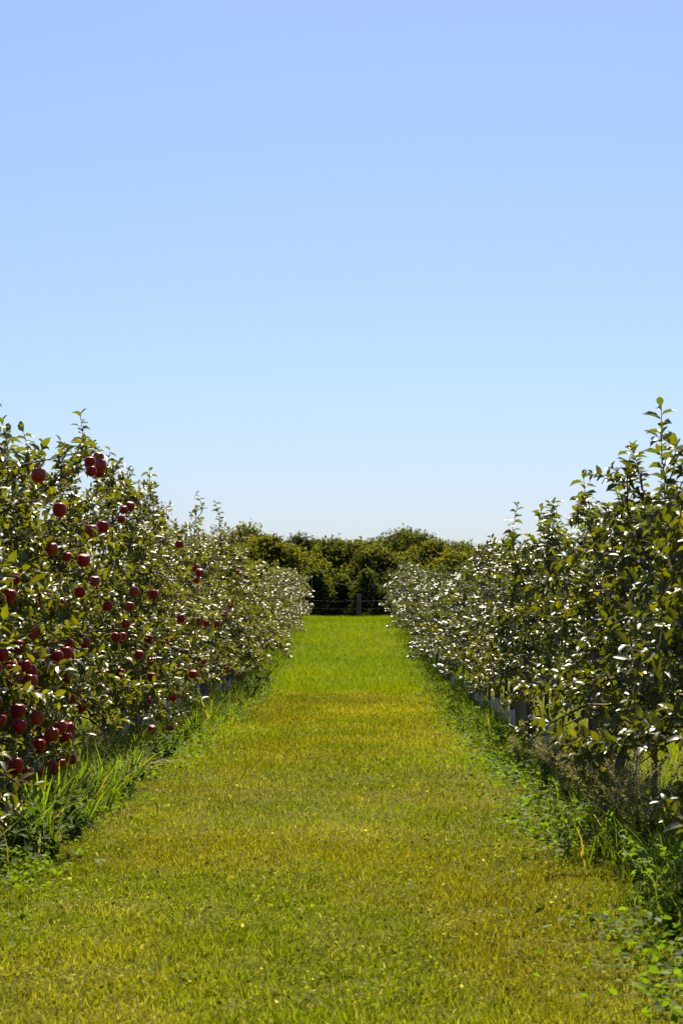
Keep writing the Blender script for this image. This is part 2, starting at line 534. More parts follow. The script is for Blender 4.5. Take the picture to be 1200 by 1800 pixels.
def make_shoot(tree, base, tip):
    """upright shoot: a thin stem with single leaves (tree-local points)"""
    base = np.asarray(base, float); tip = np.asarray(tip, float)
    ln = np.linalg.norm(tip - base)
    gg = Geo()
    mid = (base + tip) / 2 + np.array([rng.normal(0, .015), rng.normal(0, .015), 0])
    tube(gg, [base, mid, tip], [.004, .003, .0015], 5)
    me = gg.mesh('shoot'); me.materials.append(M['twig'])
    so = link('shoot', me, tree)
    n = max(8, int(ln / .021))
    az = rng.random() * 6
    for k in range(n):
        t = .15 + .85 * k / (n - 1)
        az += 2.4
        p = base + (mid - base) * (t * 2) if t < .5 else mid + (tip - mid) * (t * 2 - 1)
        el = rng.uniform(-.15, .45) + (.55 if t > .9 else 0)
        d = Vector((math.cos(az) * math.cos(el), math.sin(az) * math.cos(el), math.sin(el)))
        up = Vector((rng.normal(0, .25), rng.normal(0, .25), 1))
        xx = d.cross(up).normalized(); zz = xx.cross(d)
        mtx = Matrix((xx, d, zz)).transposed().to_4x4()
        sc = rng.uniform(.8, 1.15) * (.7 if t > .95 else 1)
        mtx = Matrix.Translation(Vector(p)) @ mtx @ Matrix.Scale(sc, 4)
        lo = link('leaf', leaf_variants[k % 4], so)
        lo.matrix_local = mtx


def trunk_parts(tree, at):
    gg = Geo()
    m = 9
    pts = at.lead.copy()
    pts[0, 2] = -.08
    rad = np.linspace(at.r0, .005, m); rad[0] *= 1.2
    tube(gg, pts, rad, 8)
    me = gg.mesh('trunk'); me.materials.append(M['bark'])
    tr = link('trunk', me, tree)
    gg = Geo()
    gh = .14 + .14 * rng.random()
    k = np.linspace(-.05, gh, 4)
    pp = np.array([at.lead_at(max(z, 0)) for z in k]); pp[:, 2] = k
    tube(gg, pp, at.r0 * 1.1 + .002 * rng.random(4), 9)
    me = gg.mesh('trunk_guard'); me.materials.append(M['guard'])
    link('trunk_guard', me, tr)
    me = at.wood.mesh('branches'); me.materials.append(M['twig'])
    link('branches', me, tree)


def tree_label(side, y, extra=None):
    b = sum(1 for p in POSTS if p < y)
    prev = POSTS[b - 1] if b else -9
    k = int(round((y - prev) / SP - .5))
    base = '%s apple tree after %s trellis post towards the woods in %s' % (ORD[min(max(k, 0), 9)], ORD[max(b - 1, 0)], ROWNAME[side])
    return base


SP = 6.85 / 7.0
UNIQUE_TO = 31.5
PROTO = {}
tree_spots = []
for side, rx0, y0 in (('L', ROW_L, POSTS[0] + SP * .5), ('R', ROW_R, POSTS[0] + SP * .5)):
    k = 0
    while True:
        y = y0 + SP * k
        if y > 60.5: break
        tree_spots.append((side, rx0, y)); k += 1

FRUIT = {'L': [], 'R': []}
for side, lst in (('L', APPLES_L), ('R', APPLES_R)):
    for (ax, ay) in lst:
        la = (-1.55 - .12 * random.random()) if side == 'L' else 1.5
        p = px_to_row(ax, ay, la)
        if p.y > 20: p = px_to_row(ax, ay, la + .16)
        if p.z > gz(p.x, p.y) + .1 and p.y < UNIQUE_TO: FRUIT[side].append(p)

for side, lat, y in tree_spots:
    lat = row_x(side, y)
    H = (height_l if side == 'L' else height_r)(y) * random.uniform(.86, 1.11)
    x = lat + random.uniform(-.09, .09)
    yj = y + random.uniform(-.07, .07)
    base = Vector((x, yj, gz(x, yj)))
    near = y < (UNIQUE_TO if side == 'L' else 24)
    grp = 'apple trees in ' + ROWNAME[side]
    col = LEAF_L if side == 'L' else LEAF_R
    if near:
        at = AppleTree(H, (.32 if y < 15 else .42) if side == 'L' else (.5 if y < 12.5 else .6), (.56 if side == 'L' else .46) * random.uniform(.82, 1.22), .53 if side == 'L' else .58, zmin=.16 if side == 'L' else (.3 if y < 12.5 else .42), side=side)
        root = link('apple_tree', None, None, base)
        root.empty_display_size = .2
        clear = []
        fruit = []
        fruit = [np.array(p - base) for p in FRUIT[side] if abs(p.y - y) <= SP / 2]
        for p in FRUIT[side]:
            if -.6 < p.y - y < 1.2:
                q = np.array(p - base)
                clear.append((q, .05))
                for k in range(1, 4):                       # fruit hangs free on its lane side
                    clear.append((q + np.array([.14 if side == 'L' else -.14, -1, .02]) * .065 * k, .042))
        for q in fruit:
            at.limb_to(q + np.array([.005, .001, .058]))
        for (sx, sy, sl) in (SHOOTS_L if side == 'L' else SHOOTS_R):
            la = lat + (.25 if side == 'L' else -.2)
            p = px_to_row(sx, sy, la)
            if abs(p.y - y) <= SP / 2:
                tip = np.array(p - base); ln = .36 * sl
                b0 = tip - np.array([rng.normal(0, .03), rng.normal(0, .03), ln])
                anc = at.lead_at(min(b0[2] - .25, H - .12))
                tube(at.wood, [anc, (anc + b0) / 2 + np.array([0, 0, -.03]), b0], [.006, .005, .004], 4, cap=False)
                # leafy lower half of the shoot
                for t in np.linspace(.25, 1, 6):
                    at.twig(anc + (b0 - anc) * t, np.array([rng.normal(), rng.normal(), .8]), .12)
                make_shoot(root, b0, tip)
        trunk_parts(root, at)
        cr = link('crown', at.crown('crown', col, keep_clear=clear, full=(y < 18), size=.057 if side == 'R' else .062), root)
        cr['kind'] = 'stuff'
        for q in fruit:
            ao = link('apple', random.choice(apple_me), root, Vector(q))
            ao.rotation_euler = (random.uniform(-.25, .25), random.uniform(-.25, .25), random.uniform(0, 6.3))
            ao.scale = [random.uniform(.66, .96) * (1 if side == 'L' else .75)] * 3
            link('stem', stem_me, ao)
    else:
        zone = 0 if H > 1.9 else (1 if H > 1.5 else 2)
        key = (side, zone)
        if key not in PROTO:
            PROTO[key] = []
        if len(PROTO[key]) < 3:
            Hb = [2.15, 1.7, 1.37][zone]
            at = AppleTree(Hb, (.45 if side == 'L' else .58) - .05 * zone, (.62 if side == 'L' else .5) + .02 * zone, .62, .95, zmin=.3 if side == 'L' else .4 - .05 * zone, side=side)
            root = link('apple_tree', None)
            trunk_parts(root, at)
            cr = link('crown', at.crown('crown', col, full=(zone < 1), glint=(0, .12, .2)[zone], scale=1.08, thin=.85 if zone else 1), root)
            cr['kind'] = 'stuff'
            PROTO[key].append((root, Hb))
        else:
            src, Hb = random.choice(PROTO[key])
            root = copy_tree(src)
        root.location = base
        root.rotation_euler = (0, 0, random.uniform(-.4, .4))
        s_ = H / Hb
        root.scale = (1, 1, s_)
    tag(root, tree_label(side, y), 'apple tree', grp)

# the next row on either side, glimpsed through the foliage
for side, lat in (('L', -5.45), ('R', 4.95)):
    for k in range(32):
        yj = 9.5 + SP * k + random.uniform(-.1, .1)
        src, Hb = random.choice(PROTO[(side, 0 if side == 'L' else 1)])
        root = copy_tree(src)
        root.location = (lat, yj, gz(lat, yj))
        root.rotation_euler = (0, 0, random.uniform(0, 6.28)); root.scale = (1, 1, random.uniform(.92, 1.05))
        tag(root, 'apple tree of the neighbouring row, glimpsed through gaps in %s' % ROWNAME[side], 'apple tree', 'apple trees in the row beyond ' + ROWNAME[side])

# ------------------------------------------------------------------ trellis posts and wires
for side, lat in (('L', ROW_L), ('R', ROW_R)):
    for k, y in enumerate(POSTS):
        gg = Geo()
        h = 1.36 + random.uniform(-.05, .05); r = random.uniform(.06, .075)
        lean = np.array([random.uniform(-.03, .03), random.uniform(-.03, .03), 0])
        zz = np.array([-.2, 0, .3, .7, 1.05, h - .02, h])
        pts = np.stack([lean[0] * zz, lean[1] * zz, zz], 1)
        tube(gg, pts, r * np.array([1.06, 1.05, 1.02, 1.0, .98, .97, .9]) * (1 + rng.normal(0, .01, 7)), 12)
        me = gg.mesh('trellis_post'); me.materials.append(M['post'])
        lat = row_x(side, y)
        o = link('trellis_post', me, None, (lat, y, gz(lat, y)))
        tag(o, '%s weathered round trellis post of %s, counted towards the woods' % (ORD[k], ROWNAME[side]), 'post', 'trellis posts')
    for hw, nm in ((.55, 'lowest'), (.9, 'middle'), (1.25, 'top')):
        gg = Geo()
        pts = []
        for k, y in enumerate(POSTS):
            lat = row_x(side, y)
            pts.append((lat + .075, y, gz(lat, y) + hw))
            if k < len(POSTS) - 1:
                y2 = (y + POSTS[k + 1]) / 2
                lat = (row_x(side, y) + row_x(side, POSTS[k + 1])) / 2
                pts.append((lat + .075, y2, (gz(lat, y) + gz(lat, POSTS[k + 1])) / 2 + hw - .015))
        tube(gg, pts, .002, 4)
        me = gg.mesh('trellis_wire'); me.materials.append(M['wire'])
        tag(link('trellis_wire', me), '%s galvanised trellis wire strung along %s' % (nm, ROWNAME[side]), 'wire', 'trellis wires')

# ------------------------------------------------------------------ fence beyond the crest
FY = 70.0
fx = [.15 + 4.2 * k for k in range(-4, 5)]
for k, x in enumerate(fx):
    gg = Geo()
    h = 1.16
    zz = np.array([-.2, 0, .5, h - .03, h])
    tube(gg, np.stack([zz * .01, zz * 0, zz], 1), np.array([.075, .075, .072, .07, .062]), 10)
    me = gg.mesh('fence_post'); me.materials.append(M['wbark'])
    o = link('fence_post', me, None, (x, FY, gz(x, FY)))
    if k == 4:
        tag(o, 'lone grey fence post rising behind the crest of the green lane', 'post', 'fence posts')
    else:
        tag(o, 'round grey fence post standing behind an orchard row before the woods', 'post', 'fence posts')
for hw, nm in ((.93, 'upper'), (.42, 'lower'), (.68, 'middle')):
    gg = Geo()
    tube(gg, [(x, FY - .08, gz(x, FY) + hw) for x in np.linspace(fx[0], fx[-1], 33)], 0.0018 if nm != 'middle' else .0012, 4)
    me = gg.mesh('fence_wire'); me.materials.append(M['wire'])
    tag(link('fence_wire', me), '%s wire of the fence in front of the dark woods' % nm, 'wire', 'fence wires')

# ------------------------------------------------------------------ woodland trees behind the fence
def woodland_tree(name, label, px, top_py, y, wpx, col, col2, group, low=.12, dens=1.0, leaf=.13, style='round', cat='tree'):
    """px: trunk column, top_py: crown top, wpx: crown width in photo pixels at distance y"""
    s = FPX / y
    x = (px - VPX) / s
    gzv = gz(x, y)
    H = CAM_H + (VPY - top_py) / s - gzv
    rad = wpx / s / 2
    root = link(name, None, None, (x, y, gzv))
    gg = Geo()
    nt = 1 if style != 'multi' else 3
    for j in range(nt):
        a = j * 2.1 + random.random()
        off = np.array([math.cos(a), math.sin(a), 0]) * (.0 if nt == 1 else .35)
        zz = np.linspace(-.2, H * .82, 7)
        pts = np.stack([off[0] * (.3 + zz / H * 2), off[1] * (.3 + zz / H * 2), zz], 1) + np.cumsum(rng.normal(0, .05, (7, 3)), 0) * np.array([1, 1, 0])
        tube(gg, pts, np.linspace(.035 * H ** .8, .02, 7), 7)
        for k in range(7):
            z0 = H * (.18 + .55 * k / 7); a = rng.random() * 6.28
            p0 = np.array([np.interp(z0, pts[:, 2], pts[:, c]) for c in range(3)])
            e = p0 + np.array([math.cos(a) * rad * .75, math.sin(a) * rad * .75, H * .16])
            tube(gg, [p0, (p0 + e) / 2 + np.array([0, 0, .12]), e], [.012 * H ** .8, .008 * H ** .8, .012], 5)
    me = gg.mesh('trunk'); me.materials.append(M['wbark'])
    link('trunk', me, root)
    # leaf clumps spread over the crown's outer shell and through it
    nc = int(95 * dens * (rad * H / 8) ** .6) + 20
    PP, NN, CC = [], [], []
    ph = rng.random(4) * 6.28
    for i in range(nc):
        f = rng.random() ** .8                                   # height in the crown
        a = rng.random() * 6.28
        prof = math.sqrt(max(1 - max((f - .3) / .7, 0) ** 2.0, 0)) * (.85 + .15 * min(f / .3, 1))
        lobe = 1 + .16 * math.sin(2 * a + ph[0]) + .13 * math.sin(3 * a + ph[1] + 4 * f) + .12 * math.sin(7 * f + ph[2])
        cr = (.12 + .15 * rng.random()) * min(rad, H * .5) + .12
        r = max(rad * prof * lobe - cr * .6, .05) * math.sqrt(.45 + .55 * rng.random())
        c = np.array([math.cos(a) * r, math.sin(a) * r, H * (low + (1 - low) * f) - cr * .8 + rng.normal(0, .08)])
        n = int(230 * (cr / .6) ** 1.6 * (.13 / leaf) ** 1.5) + 30
        v = norm(rng.normal(size=(n, 3)) + np.array([0, 0, .25]))
        rr = cr * (.3 + .8 * rng.random(n) ** .6)[:, None]
        lump = 1 + .5 * (vnoise(v[:, 0] * 2.3 + i, v[:, 2] * 2.3) - .5)[:, None]
        PP.append(c + v * rr * lump * np.array([1.1, 1.1, .8])); NN.append(norm(v + np.array([0, 0, .5]) + rng.normal(0, .5, (n, 3))))
        mixv = min(max(rng.random() * 1.2 - .1, 0), 1)
        base = np.array(col) * (1 - mixv) + np.array(col2) * mixv
        CC.append(base[None] * (.75 + .5 * rng.random((n, 1))))
    P = np.concatenate(PP); Nn = np.concatenate(NN); C = np.concatenate(CC); n = len(P)
    P[:, 2] = np.clip(P[:, 2], .05, None)
    D = norm(rng.normal(size=(n, 3)) + np.array([0, 0, -.1]))
    L = leaf * (.7 + .7 * rng.random(n))
    V, F, Cc = leaves_diamond(P, D, Nn, L, L * .62, C, .15)
    me = mesh_np('crown', V, F, Cc); me.materials.append(M['wood_leaf'])
    cr = link('crown', me, root); cr['kind'] = 'stuff'
    tag(root, label, cat, group)
    return root


OL, DK, MD, YE, GR = (.088, .092, .014), (.050, .060, .018), (.072, .082, .015), (.100, .100, .014), (.05, .058, .03)
G1 = 'trees of the wood behind the fence'
WT = [
    ('loose pale olive tree with airy top above the red-fruited row', 425, 922, 84, 120, (.11, .10, .05), OL, .15, .6),
    ('yellow olive rounded tree behind the end of the red-fruited row', 468, 938, 82, 130, YE, OL, .05, 1),
    ('dark blue-green tree between the yellow olive trees above the lane', 525, 940, 90, 90, DK, (.03, .04, .02), .05, 1),
    ('small dark conifer-like tree top peeping behind the lane trees', 560, 946, 98, 50, DK, DK, .05, 1),
    ('broad olive green tree directly behind the lone fence post', 598, 944, 86, 125, OL, MD, .08, 1.1),
    ('tallest dense green tree with domed dark crown in the wood', 712, 926, 92, 150, MD, DK, .05, 1.2),
    ('olive tree in front of the tallest dense green tree', 665, 960, 84, 90, OL, MD, .1, 1),
    ('yellow-green tree on the sunny flank of the tallest tree', 760, 950, 86, 110, OL, YE, .05, 1),
    ('low yellow-green tree next to the silvery shrub', 806, 968, 83, 90, YE, OL, .05, 1),
    ('far dark green tree showing beyond the yellow-green trees', 805, 956, 112, 70, DK, MD, .1, .9),
    ('far dark rounded tree rising behind the glossy row', 850, 960, 115, 80, DK, MD, .1, .9),
    ('olive tree half hidden by the glossy row', 870, 975, 86, 110, OL, MD, .05, 1),
]
for (lb, px, py, y, w, c1, c2, low, dn) in WT:
    woodland_tree('woodland_tree', lb, px, py, y, w * 1.75, c1, c2, G1, low, dn)
for k, px in enumerate((380, 445, 500, 565, 635, 690, 745, 815, 880)):
    woodland_tree('woodland_tree', ORD[k] + ' back-row woodland tree behind the nearer crowns, counted from the red-fruited row', px, 950 + random.randint(-8, 8) + (8 if px > 780 else 0), 99 + random.uniform(-3, 4), 130, MD, OL, G1, .02, .8, leaf=.17)
for k, px in enumerate((20, 110, 205, 300, 360, 940, 1030, 1120, 1210)):
    woodland_tree('woodland_tree', 'olive woodland tree hidden behind the orchard rows', px, 955 + random.randint(-8, 12), 86 + random.uniform(-3, 5), 130, OL, MD, G1, .05, .45, leaf=.19)
# understorey shrubs, leaf colour darkened to give the wood's undershade; one silvery shrub
SH = [(430, 1040, 78, 80, MD), (500, 1018, 79, 90, DK), (555, 1000, 80, 90, DK), (600, 1012, 81, 80, MD), (645, 1002, 80, 90, DK), (690, 1010, 80, 90, DK), (740, 1000, 80, 90, MD), (800, 1008, 80, 90, MD), (850, 1000, 79, 90, MD)]
for (px, py, y, w, c) in SH:
    if px < 775:
        lb = 'shade-tinted leafy shrub under the wood, %s from the silvery shrub towards the red-fruited row' % ORD[sum(1 for q in SH if px < q[0] < 775)]
    else:
        lb = 'shade-tinted leafy shrub under the wood, %s from the silvery shrub behind the glossy row' % ORD[sum(1 for q in SH if 775 < q[0] < px)]
    woodland_tree('understorey_shrub', lb, px, py, y, w, c, DK, 'shrubs at the foot of the wood', .0, .9, leaf=.11, style='multi', cat='shrub')
woodland_tree('silvery_shrub', 'silvery grey-green shrub between the yellow-green trees and the glossy row', 775, 995, 76, 60, (.10, .12, .085), (.07, .09, .06), None, .02, .9, leaf=.09, style='multi', cat='shrub')

# ------------------------------------------------------------------ grass
def blades(x, y, h, w, col, lean=.45, seg=1, zoff=0, arch=.0):
    n = len(x)
    z = ground_z(x, y) - .004 + zoff
    P = np.stack([x, y, z], 1)
    a = rng.random(n) * 6.283
    S = np.stack([np.cos(a), np.sin(a), np.zeros(n)], 1)
    b = rng.random(n) * 6.283
    ln = np.stack([np.cos(b), np.sin(b), np.zeros(n)], 1) * (lean * rng.random(n) ** .7)[:, None]
    U = norm(ln + np.array([0, 0, 1.]))
    h = h[:, None]; w = w[:, None]
    if seg == 1:
        V = np.stack([P - S * w / 2, P + S * w / 2, P + U * h], 1).reshape(-1, 3)
        bb = (np.arange(n) * 3)[:, None]
        return V, [bb + np.array([[0, 1, 2]])], np.repeat(col, 3, 0)
    m = P + U * h * .55
    tip = P + U * h * .92 + ln * h * (.45 + arch) - np.array([0, 0, 1.]) * h * arch * .8 * np.linalg.norm(ln, axis=1, keepdims=True)
    V = np.stack([P - S * w * .5, P + S * w * .5, m - S * w * .42, m + S * w * .42, tip], 1).reshape(-1, 3)
    bb = (np.arange(n) * 5)[:, None]
    return V, [np.concatenate([bb + np.array([[2, 3, 4]])]), bb + np.array([[0, 1, 3, 2]])], np.repeat(col, 5, 0)


def turf_color(x, y):
    """dry yellow mown turf mottled with greener clover patches"""
    n = len(x)
    g = np.clip((fbm(x * 1.5 + 7, y * .9) - .33) * 3.6, 0, 1)[:, None]
    d = np.clip((fbm(x * 2.2 + 50, y * 1.2 + 8) - .52) * 4, 0, 1)[:, None]
    dry = np.array([.215, .207, .012]); green = np.array([.145, .182, .006]); straw = np.array([.33, .29, .12])
    c = green * g + dry * (1 - g)
    k = rng.random((n, 1)) < (.06 + .22 * d)
    c = np.where(k, straw, c)
    br = np.exp(-((y - 14.2 - .25 * np.sin(x * 1.7)) / .45) ** 2)[:, None] * np.clip(.1 + np.abs(x[:, None]) * .45, 0, .8)
    c = c * (1 - br) + np.array([.17, .12, .03]) * br
    big = .55 + .9 * fbm(x * .7 + 31, y * .38 + 17)[:, None]
    c = c * (big * np.array([1.0, 1.0, 1.0]) + (1 - big) * np.array([.04, -.03, 0]))
    return c * (.4 + 1.2 * rng.random((n, 1)))


def sample_y(n, y0, y1, pw):
    u = rng.random(n)
    a = 1 - pw
    return (y0 ** a + u * (y1 ** a - y0 ** a)) ** (1 / a)


G = Geo()
for n, ya, yb, sg in ((70000, 4.3, 10.5, 2), (190000, 4.3, 12, 1), (230000, 7, 24, 1)):
    y = sample_y(n, ya, yb, 1.5); x = rng.uniform(-1.95, 1.6, n)
    k = rng.random(n) < (np.clip((yb - y) / 2.5, 0, 1) if yb < 15 else np.clip((y - 7) / 3, 0, 1) * np.clip((24 - y) / 8, 0, 1)); x, y = x[k], y[k]; n = len(x)
    h = (.012 + .022 * rng.random(n)) * (.6 + 1.1 * vnoise(x * 9, y * 9) * (.6 + .8 * vnoise(x * 2.5, y * 2.5))); w = .0022 + .0024 * rng.random(n) + .00018 * y
    G.add(*blades(x, y, h, w, turf_color(x, y), 1.1, sg))
n = 150000
y = sample_y(n, 14, 32, 1.4); x = rng.uniform(-1.95, 1.6, n)
k = rng.random(n) < np.clip((y - 14) / 9, 0, 1); x, y = x[k], y[k]; n = len(x)
h = (.025 + .03 * rng.random(n)) * (.7 + .6 * vnoise(x * 4, y * 4)); w = .004 + .004 * rng.random(n) + .00015 * y
G.add(*blades(x, y, h, w, turf_color(x, y), .9, 1))
# clover and broad-leaved bits lying in the turf
n = 30000
y = sample_y(n, 4.3, 24, 1.7); x = rng.uniform(-1.9, 1.6, n)
k = fbm(x * 2.4 + 3, y * 2.0 + 12) > .4; x, y = x[k], y[k]; n = len(x)
P = np.stack([x, y, ground_z(x, y) + .008 + .025 * rng.random(n)], 1)
L = .009 + .011 * rng.random(n)
c = np.where(rng.random((n, 1)) < .5, np.array([.15, .20, .010]), np.array([.20, .205, .016])) * (.45 + .9 * rng.random((n, 1)))
pale = rng.random(n) < .07; c[pale] = np.array([.42, .38, .2]) * (.7 + .5 * rng.random((pale.sum(), 1)))
G.add(*leaves_diamond(P, norm(rng.normal(size=(n, 3)) * np.array([1, 1, .35])), norm(rng.normal(0, .4, (n, 3)) + np.array([0, 0, 1.])), L, L * .85, c, .1))
me = G.mesh('mown_turf', smooth=False); me.materials.append(M['grass'])
o = link('mown_turf', me); tag(o, 'short yellow-green mown turf with clover covering the lane', 'grass', kind='stuff')

G = Geo()
n = 85000
y = sample_y(n, 30.2, 66, 1.2); x = rng.uniform(-2.3, 2.2, n)
k = (y > 29.8 + .06 * x * x + 1.2 * rng.random(n) + 2.4 * fbm(x * 1.6, x * 0 + 2)); x, y = x[k], y[k]; n = len(x)
h = (.05 + .06 * rng.random(n)) * (.7 + .6 * vnoise(x * 2.5, y * 1.5)); w = .007 + .008 * rng.random(n)
c = np.array([.155, .205, .006]) * (.65 + .7 * rng.random((n, 1))) * (1 + .35 * (fbm(x * 1.1, y * .5)[:, None] - .5) * np.array([2, 1, 0]))
G.add(*blades(x, y, h, w, c, .6, 1))
me = G.mesh('slope_grass', smooth=False); me.materials.append(M['grass'])
o = link('slope_grass', me); tag(o, 'longer bright green grass on the slope between the rows', 'grass', kind='stuff')

G = Geo()
for x0, x1, yy0, yy1, n in ((2.0, 6.5, 7, 36, 50000), (-7.5, -2.6, 8, 40, 40000)):
    y = sample_y(n, yy0, yy1, 1.2); x = rng.uniform(x0, x1, n)
    h = .04 + .05 * rng.random(n); w = .008 + .008 * rng.random(n)
    c = np.array([.17, .21, .008]) * (.65 + .7 * rng.random((n, 1)))
    G.add(*blades(x, y, h, w, c, .7, 1))
me = G.mesh('side_lane_grass', smooth=False); me.materials.append(M['grass'])
o = link('side_lane_grass', me); tag(o, 'sunlit grass of the lanes seen beneath the tree rows', 'grass', kind='stuff')

# tall grass and herbs under the rows
G = Geo()
for lat, hw, sgn in ((ROW_L, .68, 1), (ROW_R, .48, -1)):
    n = 26000
    y = sample_y(n, 6.5, 60, 1.5); lat = np.array([row_x('L' if sgn > 0 else 'R', v) for v in y]); x = lat + rng.normal(0, hw * .42, n)
    edge = lat + sgn * (hw * .95 + .34 * (fbm(y * 1.6 + 3 * sgn, y * 0 + 5) - .5))
    k = (x - edge) * sgn < 0; x, y = x[k], y[k]; n = len(x)
    tall = fbm(x * 1.5 + 20, y * 1.1)
    h = (.06 + .34 * rng.random(n) ** 1.6) * np.clip(tall * 1.9, .3, 1.5) * np.interp(y, [0, 30, 40], [1, .9, .55]) * (np.interp(y, [8, 12, 26, 32], [1.0, .75, .75, 1.0]) if sgn > 0 else np.interp(y, [9, 13], [1, .5]))
    w = .004 + .005 * rng.random(n) + .0001 * y
    c = np.array([.105, .145, .009]) * (.45 + .8 * rng.random((n, 1)))
    st = rng.random(n) < .1; c[st] = np.array([.24, .19, .08])
    G.add(*blades(x, y, h, w, c, .8, 2, arch=.35))
    # low broad leaves along the edge of the strip
    n = 15000
    y = sample_y(n, 5.0, 45, 1.6); x = np.array([row_x('L' if sgn > 0 else 'R', v) for v in y]) + sgn * (hw * .72 + rng.normal(0, .17, n))
    k = fbm(x * 2.5 + 14, y * 1.7 + 9) > .42; x, y = x[k], y[k]; n = len(x)
    P = np.stack([x, y, ground_z(x, y) + .01 + .1 * rng.random(n) ** 1.5 * np.clip(fbm(x * 3, y * 3) * 2, .3, 1.5)], 1)
    L = .02 + .022 * rng.random(n)
    c = np.array([.095, .16, .010]) * (.6 + .7 * rng.random((n, 1)))
    G.add(*leaves_diamond(P, norm(rng.normal(size=(n, 3)) * np.array([1, 1, .4])), norm(rng.normal(0, .5, (n, 3)) + np.array([0, 0, 1.])), L, L * .7, c, .15))
me = G.mesh('row_undergrowth', smooth=False); me.materials.append(M['weed'])
o = link('row_undergrowth', me); tag(o, 'tall green grass and low broad-leaved herbs under the tree rows', 'undergrowth', kind='stuff')

# ------------------------------------------------------------------ single weeds
def seed_weed(h, nst, spread, col, leafcol):
    stems = Geo(); heads = Geo(); lv = Geo()
    for i in range(nst):
        a = rng.random() * 6.28; ln = h * (.65 + .4 * rng.random())
        out = np.array([math.cos(a), math.sin(a), 0]) * spread * (.3 + .7 * rng.random())
        t = np.linspace(0, 1, 6)
        pts = out * (t ** 1.4 * ln)[:, None] + np.array([0, 0, 1.]) * (ln * (t - .12 * t ** 3))[:, None] + rng.normal(0, .006, (6, 3)) * t[:, None]
        tube(stems, pts, np.linspace(.0035, .0012, 6), 4, cap=False)
        lines = [(pts, .45)]
        for k in range(5):
            tt = .4 + .11 * k
            p = np.array([np.interp(tt, t, pts[:, c]) for c in range(3)])
            d = norm(norm(out) * .5 + np.array([0, 0, .8]) + rng.normal(0, .4, 3))
            q = p + d * ln * .2
            tube(stems, [p, (p + q) / 2, q], [.0015, .0012, .0008], 3, cap=False)
            lines.append((np.stack([p + (q - p) * v for v in t]), .15))
        for ln_pts, s0 in lines:
            m = 34 if s0 > .2 else 16
            tt = s0 + (1 - s0) * rng.random(m)
            P = np.stack([np.interp(tt, t, ln_pts[:, c]) for c in range(3)], 1) + rng.normal(0, .006, (m, 3))
            L = .007 + .009 * rng.random(m)
            heads.add(*leaves_diamond(P, norm(rng.normal(size=(m, 3)) + np.array([0, 0, .5])), norm(rng.normal(size=(m, 3))), L, L * .7, np.array(col) * (.6 + .7 * rng.random((m, 1)))))
        m = 16
        tt = .05 + .6 * rng.random(m)
        P = np.stack([np.interp(tt, t, pts[:, c]) for c in range(3)], 1)
        L = .03 + .03 * rng.random(m)
        lv.add(*leaves_diamond(P, norm(rng.normal(size=(m, 3)) + np.array([0, 0, -.1])), norm(np.array([0, 0, 1.]) + rng.normal(0, .4, (m, 3))), L, L * .38, np.array(leafcol) * (.6 + .7 * rng.random((m, 1)))))
    out = []
    for nm, gg, mt in (('stems', stems, 'seed'), ('seed_heads', heads, 'seed'), ('leaves', lv, 'weed')):
        me = gg.mesh(nm); me.materials.append(M[mt]); out.append((nm, me))
    return out


def grass_tuft(n, h, col, spread, dry=.1):
    gg = Geo()
    for i in range(n):
        a = rng.random() * 6.28; ln = h * (.5 + .6 * rng.random()); sp = spread * rng.random() ** .6
        out = np.array([math.cos(a), math.sin(a), 0])
        t = np.linspace(0, 1, 5)
        droop = .25 + .9 * rng.random() * spread
        pts = out * (.05 * rng.random() + sp * t ** 1.3 * ln)[:, None] + np.array([0, 0, 1.]) * (ln * (t - droop * .5 * t ** 2.4))[:, None]
        w = (.003 + .003 * rng.random()) * np.array([.8, 1, .9, .6, .05])
        S = np.cross(out, [0, 0, 1.]) + rng.normal(0, .3, 3); S /= np.linalg.norm(S)
        V = np.concatenate([pts - S * w[:, None], pts + S * w[:, None]])
        F = np.array([(k, k + 5, k + 6, k + 1) for k in range(4)])
        c = np.array(col) if rng.random() > dry else np.array([.3, .24, .11])
        gg.add(V, F, c * (.65 + .7 * rng.random()))
    me = gg.mesh('blades'); me.materials.append(M['weed'])
    return [('blades', me)]


def broad_weed(h, n, col):
    st = Geo(); lv = Geo()
    for i in range(n):
        a = rng.random() * 6.28
        out = np.array([math.cos(a), math.sin(a), 0]) * (.25 + .5 * rng.random())
        ln = h * (.6 + .5 * rng.random())
        t = np.linspace(0, 1, 5)
        pts = out * (t * ln)[:, None] + np.array([0, 0, 1.]) * (ln * (t - .15 * t * t))[:, None]
        tube(st, pts, np.linspace(.003, .0012, 5), 4, cap=False)
        m = 18
        tt = .1 + .9 * rng.random(m)
        P = np.stack([np.interp(tt, t, pts[:, c]) for c in range(3)], 1)
        L = .03 + .03 * rng.random(m)
        lv.add(*leaves_full(P, rng.normal(size=(m, 3)) * np.array([1, 1, .4]), norm(np.array([0, 0, 1.]) + rng.normal(0, .35, (m, 3))), L, L * .6, .2 + .2 * rng.random(m), .1 + .2 * rng.random(m), np.array(col) * (.65 + .7 * rng.random((m, 1)))))
    res = []
    for nm, gg in (('stems', st), ('leaves', lv)):
        me = gg.mesh(nm); me.materials.append(M['weed']); res.append((nm, me))
    return res


def beside(x, y):
    side = 'L' if x < 0 else 'R'
    b = max(sum(1 for p in POSTS if p < y), 1)
    k = min(int((y - POSTS[b - 1]) / SP), 6)
    if y < POSTS[0]: return 'ahead of the first apple tree in %s' % ROWNAME[side]
    return 'under %s apple tree past %s post in %s' % (ORD[max(k, 0)], ORD[b - 1], ROWNAME[side])


